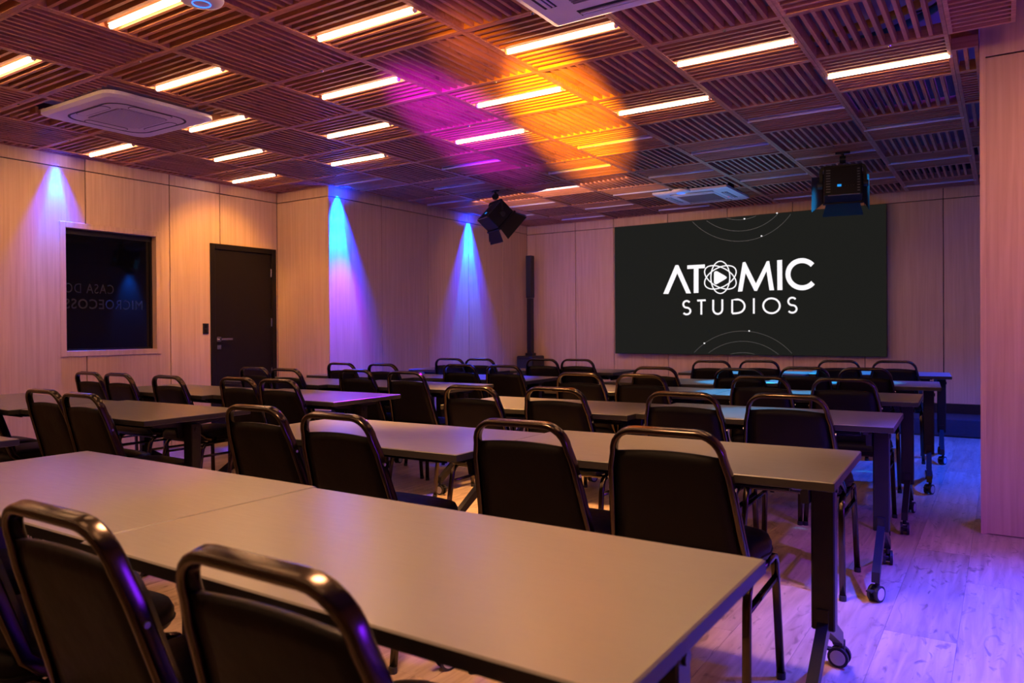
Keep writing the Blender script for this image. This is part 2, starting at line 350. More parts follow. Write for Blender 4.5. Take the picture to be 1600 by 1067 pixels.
# mirrored lettering built on the pane to imitate a sign's reflection
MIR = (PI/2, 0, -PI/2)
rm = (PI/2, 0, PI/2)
for (body, wdt, bold, mm, yy, zz) in (('MICRO', 0.355, 0.0, M_reflect, 4.145, 1.365), ('ECOSS', 0.35, 0.0012, M_reflect2, 3.775, 1.365), ('CASA DO', 0.44, -0.001, M_reflect2, 3.865, 1.505)):
    o = text_mesh('sign_reflection', body, 0.125, bold, mm, win, (XL-0.0745, yy, zz), rm, -1.0)
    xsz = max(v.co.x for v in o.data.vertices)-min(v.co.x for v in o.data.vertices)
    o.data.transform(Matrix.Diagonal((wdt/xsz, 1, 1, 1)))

# door
b = bm_new(); d0, d1, _, dz = DOOR
bx(b, XL-0.13, XL+0.014, d0, d0+0.055, 0, dz); bx(b, XL-0.13, XL+0.014, d1-0.055, d1, 0, dz); bx(b, XL-0.13, XL+0.014, d0+0.055, d1-0.055, dz-0.055, dz)
door = tag(fin('door_1', b, M_doorm, bevel=0.003, segs=1), kind='structure')
b = bm_new(); bx(b, XL-0.05, XL-0.01, d0+0.059, d1-0.059, 0.006, dz-0.059); leaf = fin('door_leaf', b, M_doorm, door, bevel=0.002, segs=1)
for z in (1.80, 1.25, 0.70):
    b = bm_new(); cyl(b, (XL-0.002, d1-0.062, z-0.045), (XL-0.002, d1-0.062, z+0.045), 0.008, 8); fin('hinge', b, M_steel, door)
b = bm_new(); bx(b, XL-0.01, XL-0.002, 4.905, 4.955, 1.045, 1.095); cyl(b, (XL-0.005, 4.93, 1.07), (XL+0.05, 4.93, 1.07), 0.009, 10)
bx(b, XL+0.038, XL+0.052, 4.922, 5.06, 1.06, 1.08); fin('door_handle', b, M_steel, door, bevel=0.002, segs=1)
b = bm_new(); bx(b, XL-0.01, XL-0.002, 4.907, 4.953, 0.965, 1.01); cyl(b, (XL-0.004, 4.93, 0.988), (XL+0.004, 4.93, 0.988), 0.010, 10); fin('lock_plate', b, M_steel, door)
b = bm_new(); bx(b, XL, XL+0.010, 4.735, 4.80, 1.125, 1.235); sw = fin('light_switch', b, M_blackmetal, bevel=0.003)
tag(sw, 'small black wall switch plate beside the dark door', 'switch')
for z in (1.155, 1.205):
    b = bm_new(); bx(b, XL+0.009, XL+0.014, 4.752, 4.783, z-0.018, z+0.018); fin('rocker', b, M_doorm, sw, bevel=0.002, segs=1)

# ------------------------------------------------------------------ slatted ceiling
X0, Y0, CS = 4.2951, -3.4198, 0.72
xs = {-6: -6.03, -5: -5.03, -4: -4.035, -3: -3.027, -2: -2.021, -1: -1.024, 0: 0.022, 1: 1.036, 2: 2.037, 3: 3.019, 4: 3.957, 5: 4.37}
ys = {-5: -5.0, -4: -4.0, -3: -3.0, -2: -2.0, -1: -1.0, 0: 0.0, 1: 0.961, 2: 1.991, 3: 2.996, 4: 4.012, 5: 5.076, 6: 6.157, 7: 7.186, 8: 8.17, 9: 9.13, 10: 10.06}
gx = {k: (v-X0)*CS for k, v in xs.items()}; gy = {k: (v-Y0)*CS for k, v in ys.items()}
b = bm_new(); bx(b, XL-0.2, XR+0.2, -3.4, YB+0.2, ZTOP, ZTOP+0.1)
ceil = tag(fin('ceiling', b, M_slab), kind='structure')
SW, SH = 0.019, 0.050
slat_cache = {}
def slat(length, ax):
    key = (round(length, 3), ax)
    if key not in slat_cache:
        b = bm_new()
        if ax == 'x': bx(b, 0, length, -SW/2, SW/2, 0, SH)
        else: bx(b, -SW/2, SW/2, 0, length, 0, SH)
        bmesh.ops.recalc_face_normals(b, faces=b.faces)
        me = bpy.data.meshes.new('slat'); b.to_mesh(me); b.free(); me.materials.append(M_slatX if ax == 'x' else M_slatY); slat_cache[key] = me
    return slat_cache[key]
skip_boxes = [(-5.72, -4.70, 2.60, 3.44), (-1.90, -0.98, 2.42, 3.33), (-3.38, -2.49, 8.06, 8.99)]
def clear(x0, x1, y0, y1):
    """parts of a slat not inside an AC opening"""
    segs = [(x0, x1, y0, y1)]
    for (a0, a1, c0, c1) in skip_boxes:
        new = []
        for (p0, p1, q0, q1) in segs:
            if a1 <= p0 or a0 >= p1 or c1 <= q0 or c0 >= q1: new.append((p0, p1, q0, q1)); continue
            if x1-x0 > y1-y0:
                if a0 > p0: new.append((p0, a0, q0, q1))
                if a1 < p1: new.append((a1, p1, q0, q1))
            else:
                if c0 > q0: new.append((p0, p1, q0, c0))
                if c1 < q1: new.append((p0, p1, c1, q1))
        segs = new
    return [s for s in segs if max(s[1]-s[0], s[3]-s[2]) > 0.05]
def ceiling_panel(x0, x1, y0, y1, ax, detail, n=12):
    RW = 0.021
    b = bm_new()
    for (a, c, d, e) in ((x0+0.001, x1-0.001, y0+0.001, y0+RW), (x0+0.001, x1-0.001, y1-RW, y1-0.001), (x0+0.001, x0+RW, y0+RW, y1-RW), (x1-RW, x1-0.001, y0+RW, y1-RW)):
        for s in clear(a, c, d, e): bx(b, s[0], s[1], s[2], s[3], ZC-0.004, ZC+0.06)
    if not b.verts: return
    pnl = fin('ceiling_panel', b, M_slatX, ceil)
    jb = bm_new(); cnt = 0
    if ax == 'x':
        n = max(2, round((y1-y0-2*RW)/0.056)); st_ = (y1-y0-2*RW)/n
        for k in range(1, n):
            yy = y0+RW+k*st_
            if abs(yy-(y0+y1)/2) < 0.03 and y1-y0 > 0.5 and x1-x0 > 0.66: continue
            for s in clear(x0+RW, x1-RW, yy-SW/2, yy+SW/2):
                if detail:
                    o = bpy.data.objects.new('slat', slat(s[1]-s[0], 'x')); C.objects.link(o); o.parent = pnl; o.location = (s[0], yy, ZC)
                else: bx(jb, s[0], s[1], yy-SW/2, yy+SW/2, ZC, ZC+SH); cnt += 1
    else:
        n = max(2, round((x1-x0-2*RW)/0.056)); st_ = (x1-x0-2*RW)/n
        for k in range(1, n):
            xx = x0+RW+k*st_
            for s in clear(xx-SW/2, xx+SW/2, y0+RW, y1-RW):
                if detail:
                    o = bpy.data.objects.new('slat', slat(s[3]-s[2], 'y')); C.objects.link(o); o.parent = pnl; o.location = (xx, s[2], ZC)
                else: bx(jb, xx-SW/2, xx+SW/2, s[2], s[3], ZC, ZC+SH); cnt += 1
    if cnt:
        o = fin('slats', jb, M_slatX if ax == 'x' else M_slatY, pnl); o['kind'] = 'stuff'
    else: jb.free()
    return pnl
lights_pos = []
for i in range(-6, 5):
    for j in range(-5, 10):
        x0, x1, y0, y1 = gx[i], gx[i+1], gy[j], gy[j+1]
        if i == -6: x0 = XL+0.004
        if j == 9: y1 = YB-0.004
        if y0 > YJ-0.1:
            if x1 < XJ+0.02: continue
            x0 = max(x0, XJ+0.004)
        ax = 'x' if (i-j) % 2 == 0 else 'y'
        if i == 4:
            if j == 3: y0 = gy[3]+0.27
            if y1 > YP+0.02 and x1 > XP: x1 = XP-0.004
        detail = (-2 <= j <= 5)
        if x1-x0 < 0.08: continue
        # in front of the jut a tile straddles the corner: trim it
        if x0 < XJ and y1 > YJ and y0 < YJ: y1 = YJ-0.004
        if y1-y0 < 0.08: continue
        ceiling_panel(x0, x1, y0, y1, ax, detail)
        if ax == 'x' and i <= 3 and x1-x0 > 0.66 and y1-y0 > 0.5 and not any(a0-0.3 < (x0+x1)/2 < a1+0.3 and c0-0.01 < (y0+y1)/2 < c1+0.01 for (a0, a1, c0, c1) in skip_boxes): lights_pos.append((i, j, (x0+x1)/2, (y0+y1)/2, j <= 3))
# small round bolt heads under the long rails
bb = bm_new(); cyl(bb, (0, 0, -0.006), (0, 0, 0), 0.007, 8, 0.010); bolt0 = fin('bolt', bb, M_steel, ceil); bme = bolt0.data; first = True
for j in range(0, 10):
    for i in range(-5, 4):
        if (i+j) % 2: continue
        x, y = (gx[i]+gx[i+1])/2+0.06, gy[j]
        if y > YJ and x < XJ+0.1: continue
        if any(a0 < x < a1 and c0 < y < c1 for (a0, a1, c0, c1) in skip_boxes): continue
        if first: o = bolt0; first = False
        else: o = bpy.data.objects.new('bolt', bme); C.objects.link(o); o.parent = ceil
        o.location = (x, y, ZC-0.004)

# tube lights
def make_tube(lit):
    t = empty('tube_light')
    b = bm_new(); cyl(b, (-0.325, 0, 0), (0.325, 0, 0), 0.0115, 12); o = fin('tube', b, M_tube if lit else M_off, t, smooth=True)
    b = bm_new(); bx(b, -0.335, 0.335, -0.016, 0.016, 0.012, 0.028); fin('housing', b, M_white, t)
    for s in (-1, 1):
        b = bm_new(); cyl(b, (s*0.325, 0, 0), (s*0.338, 0, 0), 0.0125, 10); fin('end_cap', b, M_white, t)
    return t
protos = {}
js_vis = sorted({p[1] for p in lights_pos})
for (i, j, x, y, lit) in lights_pos:
    if lit not in protos: protos[lit] = make_tube(lit); o = protos[lit]
    else: o = copy_tree(protos[lit])
    z = ZC-0.003 if lit else ZC+0.002
    o.location = (x, y, z)
    row = [p for p in lights_pos if p[1] == j]
    n_ = sorted(p[0] for p in row).index(i)
    jj = 9-j
    state = 'lit white' if lit else 'unlit pale'
    NO = ('first', 'second', 'third', 'fourth', 'fifth', 'sixth', 'seventh', 'eighth', 'ninth', 'tenth', 'eleventh', 'twelfth', 'thirteenth', 'fourteenth', 'fifteenth')
    tag(o, '%s tube light, %s from the left wall in the %s row from the screen' % (state, NO[n_], NO[jj]), 'light', 'tube lights in the slatted ceiling')

# ceiling cassettes
def rrect(x0, x1, y0, y1, r, n=6):
    out = []
    for (cx, cy, a0) in ((x1-r, y1-r, 0), (x0+r, y1-r, PI/2), (x0+r, y0+r, PI), (x1-r, y0+r, 1.5*PI)):
        for k in range(n+1):
            t = a0+k*PI/2/n; out.append((cx+r*math.cos(t), cy+r*math.sin(t)))
    return out
def ring_prism(bm, outer, inner, z0, z1):
    n = len(outer)
    V = [[bm.verts.new((p[0], p[1], z)) for p in poly] for poly in (outer, inner) for z in (z0, z1)]
    O0, O1, I0, I1 = V
    for k in range(n):
        q = (k+1) % n
        bm.faces.new([O0[k], O0[q], O1[q], O1[k]]); bm.faces.new([I0[q], I0[k], I1[k], I1[q]])
        bm.faces.new([O0[q], O0[k], I0[k], I0[q]]); bm.faces.new([O1[k], O1[q], I1[q], I1[k]])
def cassette(loc, sx, sy, label, round_=True):
    t = empty('air_conditioner', loc); hx, hy = sx/2, sy/2
    b = bm_new()
    R = 0.10 if round_ else 0.012
    outer = rrect(-hx, hx, -hy, hy, R); mid = rrect(-hx+0.035, hx-0.035, -hy+0.035, hy-0.035, max(R-0.02, 0.01))
    n = len(outer)
    A = [b.verts.new((*p, 0.034)) for p in outer]; A2 = [b.verts.new((*p, 0.012)) for p in outer]; B = [b.verts.new((*p, 0.0)) for p in mid]
    for k in range(n):
        q = (k+1) % n
        b.faces.new([A[k], A[q], A2[q], A2[k]]); b.faces.new([A2[k], A2[q], B[q], B[k]])
    b.faces.new(B); b.faces.new(A[::-1])
    fin('body_panel', b, M_white, t, smooth=False)
    if round_:
        b = bm_new(); ring_prism(b, rrect(-hx*0.72, hx*0.72, -hy*0.74, hy*0.74, 0.13), rrect(-hx*0.69, hx*0.69, -hy*0.705, hy*0.705, 0.12), -0.002, 0.004); fin('air_slot', b, M_dark, t)
        for (w_, h_, px, py) in ((0.34, 0.07, 0, hy*0.61), (0.34, 0.07, 0, -hy*0.61), (0.07, 0.30, -hx*0.60, 0), (0.07, 0.30, hx*0.60, 0)):
            b = bm_new(); ring_prism(b, rrect(px-w_/2, px+w_/2, py-h_/2, py+h_/2, 0.03), rrect(px-w_/2+0.004, px+w_/2-0.004, py-h_/2+0.004, py+h_/2-0.004, 0.026), -0.0022, 0.002)
            prism(b, rrect(px-w_/2+0.004, px+w_/2-0.004, py-h_/2+0.004, py+h_/2-0.004, 0.026), 'z', -0.004, 0.003)
            o = fin('louvre', b, M_white, t)
            b = bm_new(); ring_prism(b, rrect(px-w_/2-0.003, px+w_/2+0.003, py-h_/2-0.003, py+h_/2+0.003, 0.033), rrect(px-w_/2+0.001, px+w_/2-0.001, py-h_/2+0.001, py+h_/2-0.001, 0.029), -0.0025, 0.002); fin('louvre_gap', b, M_dark, t)
        b = bm_new(); gxh, gyh = hx*0.47, hy*0.46
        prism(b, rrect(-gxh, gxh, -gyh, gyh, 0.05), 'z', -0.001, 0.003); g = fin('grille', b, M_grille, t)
        b = bm_new(); nx = 22
        for k in range(nx):
            xx = -gxh+0.01+(2*gxh-0.02)*k/(nx-1); yl = gyh-0.012-(0.02 if k in (0, nx-1) else 0)
            bx(b, xx-0.004, xx+0.004, -yl, yl, -0.005, -0.001)
        for k in range(16):
            yy = -gyh+0.014+(2*gyh-0.028)*k/15; bx(b, -gxh+0.012, gxh-0.012, yy-0.002, yy+0.002, -0.004, -0.001)
        o = fin('grille_bars', b, M_white, t); o['kind'] = 'stuff'
        b = bm_new(); bx(b, -gxh-0.075, -gxh-0.050, -0.045, 0.045, -0.003, 0.0); fin('sensor_window', b, M_dark, t)
    else:
        b = bm_new(); prism(b, rrect(-hx*0.56, hx*0.56, -hy*0.56, hy*0.56, 0.006), 'z', -0.006, 0.003); g = fin('intake_grille', b, M_white, t)
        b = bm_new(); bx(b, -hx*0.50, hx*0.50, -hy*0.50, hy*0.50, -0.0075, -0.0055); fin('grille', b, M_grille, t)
        b = bm_new()
        for k in range(24):
            yy = -hy*0.5+hy*(k+0.5)/24; bx(b, -hx*0.50, hx*0.50, yy-0.003, yy+0.003, -0.010, -0.0075)
        o = fin('grille_bars', b, M_grille, t); o['kind'] = 'stuff'
        for (w_, h_, px, py) in ((hx*1.15, 0.065, 0, hy*0.76), (hx*1.15, 0.065, 0, -hy*0.76), (0.065, hy*0.95, -hx*0.76, 0), (0.065, hy*0.95, hx*0.76, 0)):
            b = bm_new(); bx(b, px-w_/2, px+w_/2, py-h_/2, py+h_/2, -0.002, 0.002); fin('air_slot', b, M_dark, t)
            b = bm_new()
            if w_ > h_: bx(b, px-w_/2+0.01, px+w_/2-0.01, py-0.011, py+0.004, -0.008, -0.001); bx(b, px-w_/2+0.01, px+w_/2-0.01, py+0.016, py+0.024, -0.006, -0.001)
            else: bx(b, px-0.011, px+0.004, py-h_/2+0.01, py+h_/2-0.01, -0.008, -0.001); bx(b, px+0.016, px+0.024, py-h_/2+0.01, py+h_/2-0.01, -0.006, -0.001)
            fin('louvre', b, M_white, t)
        b = bm_new(); cyl(b, (hx*0.64, hy*0.30, -0.004), (hx*0.64, hy*0.30, 0), 0.008, 8); fin('indicator_lamp', b, M_ledr, t)
    tag(t, label, 'air conditioner', 'ceiling cassette air conditioners')
cassette((-5.205, 3.01, 2.664), 0.93, 0.80, 'white rounded cassette air conditioner in the ceiling near the window wall')
cassette((-1.44, 2.875, 2.664), 0.90, 0.90, 'white square cassette air conditioner cut off by the top edge of the photo', False)
cassette((-2.93, 8.53, 2.664), 0.86, 0.88, 'bluish-lit square cassette air conditioner in the ceiling before the screen wall', False)

# wireless access points
def access_point(loc, r, label):
    t = empty('access_point', loc); b = bm_new(); rings = []
    for (rr_, z) in ((r*0.99, 0.035), (r, 0.022), (r*0.93, 0.010), (r*0.74, 0.003), (r*0.42, 0.0), (r*0.36, 0.001), (r*0.30, 0.0)):
        rings.append([b.verts.new((rr_*math.cos(2*PI*k/32), rr_*math.sin(2*PI*k/32), z)) for k in range(32)])
    for a, c in zip(rings, rings[1:]):
        for k in range(32): b.faces.new([a[k], a[(k+1) % 32], c[(k+1) % 32], c[k]])
    b.faces.new(rings[-1]); b.faces.new(rings[0][::-1]); fin('dome', b, M_white, t, smooth=True)
    b = bm_new(); tube(b, [(r*0.40*math.cos(2*PI*k/32), r*0.40*math.sin(2*PI*k/32), -0.001) for k in range(32)], r*0.028, 6, closed=True); fin('light_ring', b, M_ledb, t)
    tag(t, label, 'access point', 'round wireless access points')
access_point((-3.06, 2.12, 2.645), 0.098, 'white domed disc with a glowing blue ring at the top of the photo')
access_point((-2.95, 7.92, 2.625), 0.10, 'white domed disc with a blue ring beside the far air conditioner')

# ------------------------------------------------------------------ things in the ceiling void
def curve_pts(ctrl, n=10):
    out = []; P = [Vector(p) for p in ctrl]; P = [P[0]]+P+[P[-1]]
    for i in range(1, len(P)-2):
        for k in range(n):
            t = k/n
            out.append(0.5*((2*P[i])+(-P[i-1]+P[i+1])*t+(2*P[i-1]-5*P[i]+4*P[i+1]-P[i+2])*t*t+(-P[i-1]+3*P[i]-3*P[i+1]+P[i+2])*t**3))
    out.append(P[-2]); return out
b = bm_new(); tube(b, curve_pts([(0.2, 4.2, 3.06), (-0.1, 4.3, 2.96), (-0.35, 4.6, 2.90), (-0.62, 4.72, 2.88), (-1.0, 5.0, 2.96)]), 0.026, 8)
tag(fin('conduit', b, M_duct, smooth=True), 'yellow flexible conduit showing above the slats beside the pier', 'conduit')
b = bm_new(); tube(b, curve_pts([(0.25, 4.3, 3.02), (-0.1, 4.42, 2.92), (-0.35, 4.70, 2.86), (-0.62, 4.82, 2.84), (-1.0, 5.1, 2.92)]), 0.022, 8)
tag(fin('conduit', b, M_duct2, smooth=True), 'blue flexible conduit lying under the yellow one above the slats', 'conduit')
b = bm_new(); tube(b, curve_pts([(-0.45, 4.9, 3.05), (-0.42, 4.75, 2.90), (-0.25, 4.55, 2.86), (-0.16, 4.66, 2.96), (-0.28, 4.85, 3.08)]), 0.006, 6)
tag(fin('cable', b, M_rubber, smooth=True), 'thin black cable loop hanging in the gap above the slats', 'cable')
b = bm_new(); tube(b, curve_pts([(-0.45, 5.1, 2.85), (-0.25, 5.0, 2.81), (-0.14, 4.92, 2.84), (0.05, 4.87, 2.82)]), 0.007, 6)
tag(fin('cable', b, M_rubber, smooth=True), 'black cable crossing the open gap next to the pier top', 'cable')
b = bm_new(); bx(b, XL, XP-0.005, 4.86+0.1, 4.90+0.1, ZC+0.065, ZC+0.12)
tag(fin('support_batten', b, M_slatX), 'long rough timber batten carrying the slatted panels above the ceiling', 'batten')

# ------------------------------------------------------------------ the screen
YS = 9.60
XSL, XSR, ZSB, ZST = -4.545, -1.125, 0.805, 2.567
scr = empty('display_screen', ((XSL+XSR)/2, YS, ZSB))
tag(scr, 'large black display screen with a white studio logo on the end wall', 'screen')
def toS(p): return Vector((p[0]-(XSL+XSR)/2, p[1], p[2]-ZSB))
b = bm_new(); bx(b, XSL, XSR, YS, YB-0.022, ZSB, ZST)
for v in b.verts: v.co = v.co-scr.location
sb = fin('screen_body', b, M_blackmetal, scr)
b = bm_new(); bx(b, XSL+0.006, XSR-0.006, YS-0.003, YS-0.0005, ZSB+0.006, ZST-0.006)
for v in b.verts: v.co = v.co-scr.location
sf = fin('display_face', b, M_screen, scr)
# logo artwork, given in a drawing frame u 0..1483 (left to right), v 0..~755 upward from the lower edge, mapped onto the face
H4 = None
def solve_h(src, dst):
    A = []; B = []
    for (x, y), (u, v) in zip(src, dst):
        A.append([x, y, 1, 0, 0, 0, -u*x, -u*y]); B.append(u); A.append([0, 0, 0, x, y, 1, -v*x, -v*y]); B.append(v)
    n = 8
    Mx = [A[i]+[B[i]] for i in range(n)]
    for i in range(n):
        p = max(range(i, n), key=lambda r: abs(Mx[r][i])); Mx[i], Mx[p] = Mx[p], Mx[i]
        for r in range(n):
            if r != i:
                f = Mx[r][i]/Mx[i][i]
                Mx[r] = [a-f*c for a, c in zip(Mx[r], Mx[i])]
    return [Mx[i][n]/Mx[i][i] for i in range(n)]
HH = solve_h([(65, 188), (1548, 67), (1552, 887), (71, 878)], [(XSL, ZST), (XSR, ZST), (XSR, ZSB), (XSL, ZSB)])
def art(p):
    x, y = p; d = HH[6]*x+HH[7]*y+1
    return ((HH[0]*x+HH[1]*y+HH[2])/d-(XSL+XSR)/2, (HH[3]*x+HH[4]*y+HH[5])/d-ZSB)
def poly_art(name, polys, m, parent, y=-0.005):
    b = bm_new()
    for poly in polys:
        q = [art(p) for p in poly]
        prism(b, q, 'y', y, y+0.0015)
    return fin(name, b, m, parent)
def stroke(pts, wd, closed=False):
    """list of quads following a polyline in drawing units"""
    out = []; n = len(pts); L_, R2 = [], []
    for i, p in enumerate(pts):
        a = pts[(i-1) % n] if (closed or i) else p; c = pts[(i+1) % n] if (closed or i < n-1) else p
        dx, dy = c[0]-a[0], c[1]-a[1]; l = math.hypot(dx, dy) or 1; nx, ny = -dy/l*wd/2, dx/l*wd/2
        L_.append((p[0]+nx, p[1]+ny)); R2.append((p[0]-nx, p[1]-ny))
    for i in range(n if closed else n-1):
        j = (i+1) % n; out.append([L_[i], L_[j], R2[j], R2[i]])
    return out
def ribbon_art(name, strokes, m, parent, y=-0.005):
    b = bm_new()
    for quads in strokes:
        for q in quads:
            vs = [b.verts.new((art(p)[0], y, art(p)[1])) for p in q]
            b.faces.new(vs)
    bmesh.ops.remove_doubles(b, verts=b.verts, dist=1e-5)
    r = bmesh.ops.extrude_face_region(b, geom=list(b.faces)); 
    for e in r['geom']:
        if isinstance(e, bmesh.types.BMVert): e.co.y += 0.0015
    return fin(name, b, m, parent)
def arc(cx, cy, rx, ry, a0, a1, n=24): return [(cx+rx*math.cos(math.radians(a0+(a1-a0)*k/n)), cy-ry*math.sin(math.radians(a0+(a1-a0)*k/n))) for k in range(n+1)]
poly_art('letter', [[(338, 552), (405, 396), (421, 395), (415, 440), (366, 552)], [(421, 395), (491, 549), (465, 549), (415, 440)]], M_logo, sf)
poly_art('letter', [[(470, 397), (567, 392), (567, 412), (470, 417)], [(506, 413), (532, 412), (532, 546), (506, 547)]], M_logo, sf)
poly_art('letter', [[(748, 539), (774, 381), (788, 379), (792, 425), (772, 538)], [(788, 379), (846, 495), (845, 535), (838, 535), (786, 432)], [(846, 495), (905, 375), (908, 420), (852, 535), (845, 535)], [(905, 375), (918, 374), (945, 531), (920, 532), (903, 425)]], M_logo, sf)
poly_art('letter', [[(961, 370), (988, 368), (990, 530), (963, 531)]], M_logo, sf)
ribbon_art('letter', [stroke(arc(1096, 445, 76, 73, 42, 321, 36), 27)], M_logo, sf)
W2 = 10
def sS(x0, x1, y0, y1):
    cx = (x0+x1)/2; w_ = (x1-x0)/2; h = (y1-y0)/4
    return arc(cx, y0+h, w_*0.92, h, 35, 270, 16)+arc(cx, y0+3*h, w_, h, 90, -145, 16)[1:]
SL = [[stroke(sS(447, 488, 590, 663), W2)],
      [stroke([(525, 588), (572, 586)], W2), stroke([(548, 588), (548, 664)], W2)],
      [stroke([(613, 583)]+arc(638, 634, 25, 26, 180, 360, 16)+[(663, 581)], W2)],
      [stroke([(717, 656), (717, 584), (740, 582)]+arc(742, 618, 43, 37, 80, -80, 18)+[(740, 656), (717, 657)], W2)],
      [stroke([(835, 575), (835, 658)], W2)],
      [stroke(arc(931, 615, 45, 40, 0, 351, 32), W2, True)],
      [stroke(sS(1020, 1067, 571, 652), W2)]]
for s in SL: ribbon_art('letter', s, M_logo, sf)
def ell(cx, cy, a, b_, rot, n=48):
    out = []
    for k in range(n):
        t = 2*PI*k/n; x, y = a*math.cos(t), b_*math.sin(t); r = math.radians(rot)
        out.append((cx+x*math.cos(r)-y*math.sin(r), cy+x*math.sin(r)+y*math.cos(r)))
    return out
for rot in (90, 28, -28): ribbon_art('atom_orbit', [stroke(ell(652, 462, 94 if rot != 90 else 87, 52, rot), 6, True)], M_logo, sf, -0.005-0.0004*abs(rot)/28)
poly_art('play_emblem', [[(617, 436), (624, 428), (634, 429), (682, 456), (688, 463), (682, 470), (634, 498), (624, 500), (617, 492)]], M_logo, sf)
def clip_arc(cx, cy, r, a0, a1): return stroke(arc(cx, cy, r, r, a0, a1, 40), 1.9)
def arc_clipped(cx, cy, r, top):
    pts = []
    for k in range(0, 361, 2):
        t = math.radians(k); p = (cx+r*math.cos(t), cy-r*math.sin(t))
        edge = (188+(p[0]-65)*(-121/1483)+4) if top else (878+(p[0]-71)*(9/1481)-4)
        if (top and p[1] > edge) or ((not top) and p[1] < edge): pts.append(p)
    return stroke(pts, 2.0) if len(pts) > 2 else None
for (cx, cy, rads, top) in ((750, -84, (235, 296, 351), True), (775, 1111, (243, 304, 359), False)):
    for r in rads:
        q = arc_clipped(cx, cy, r, top)
        if q: ribbon_art('ring_line', [q], M_ring, sf, -0.0045)
dots = [(960, 116), (783, 146), (876, 239), (565, 819), (810, 751)]
for d in dots: poly_art('ring_dot', [[(d[0]-4, d[1]-3), (d[0]+4, d[1]-3), (d[0]+4, d[1]+3), (d[0]-4, d[1]+3)]], M_logo, sf, -0.006)

# ------------------------------------------------------------------ column loudspeaker
sp = empty('column_speaker', (-5.82, 9.42, 0.185)); tag(sp, 'slim black column loudspeaker on a boxy base in the far left corner', 'speaker')
b = bm_new(); bx(b, -0.14, 0.14, -0.17, 0.17, 0.0, 0.58); fin('subwoofer', b, M_blackmetal, sp, bevel=0.02)
b = bm_new(); bx(b, -0.125, 0.125, -0.176, -0.171, 0.05, 0.53); fin('grille', b, M_rubber, sp)
b = bm_new(); bx(b, -0.06, 0.06, -0.05, 0.05, 0.58, 0.62); bx(b, -0.035, 0.035, -0.04, 0.04, 0.60, 1.42); fin('spacer_column', b, M_blackmetal, sp)
b = bm_new(); bx(b, -0.045, 0.045, -0.05, 0.05, 1.425, 2.045); fin('speaker_array', b, M_blackmetal, sp, bevel=0.008)
b = bm_new(); bx(b, -0.038, 0.038, -0.055, -0.051, 1.45, 2.02); fin('grille', b, M_rubber, sp)
# little black stage monitor mostly hidden behind the pier
mo = empty('stage_monitor', (0.03, 9.35, 0.185)); tag(mo, 'small black unit on the platform, mostly hidden by the pier edge', 'speaker')
b = bm_new(); prism(b, [(-0.12, 0.04), (0.12, 0.04), (0.12, 0.30), (-0.06, 0.30), (-0.12, 0.22)], 'x', -0.10, 0.16); fin('cabinet', b, M_blackmetal, mo, bevel=0.008)
b = bm_new(); bx(b, -0.12, 0.14, -0.10, 0.10, 0.0, 0.04); fin('foot', b, M_rubber, mo)

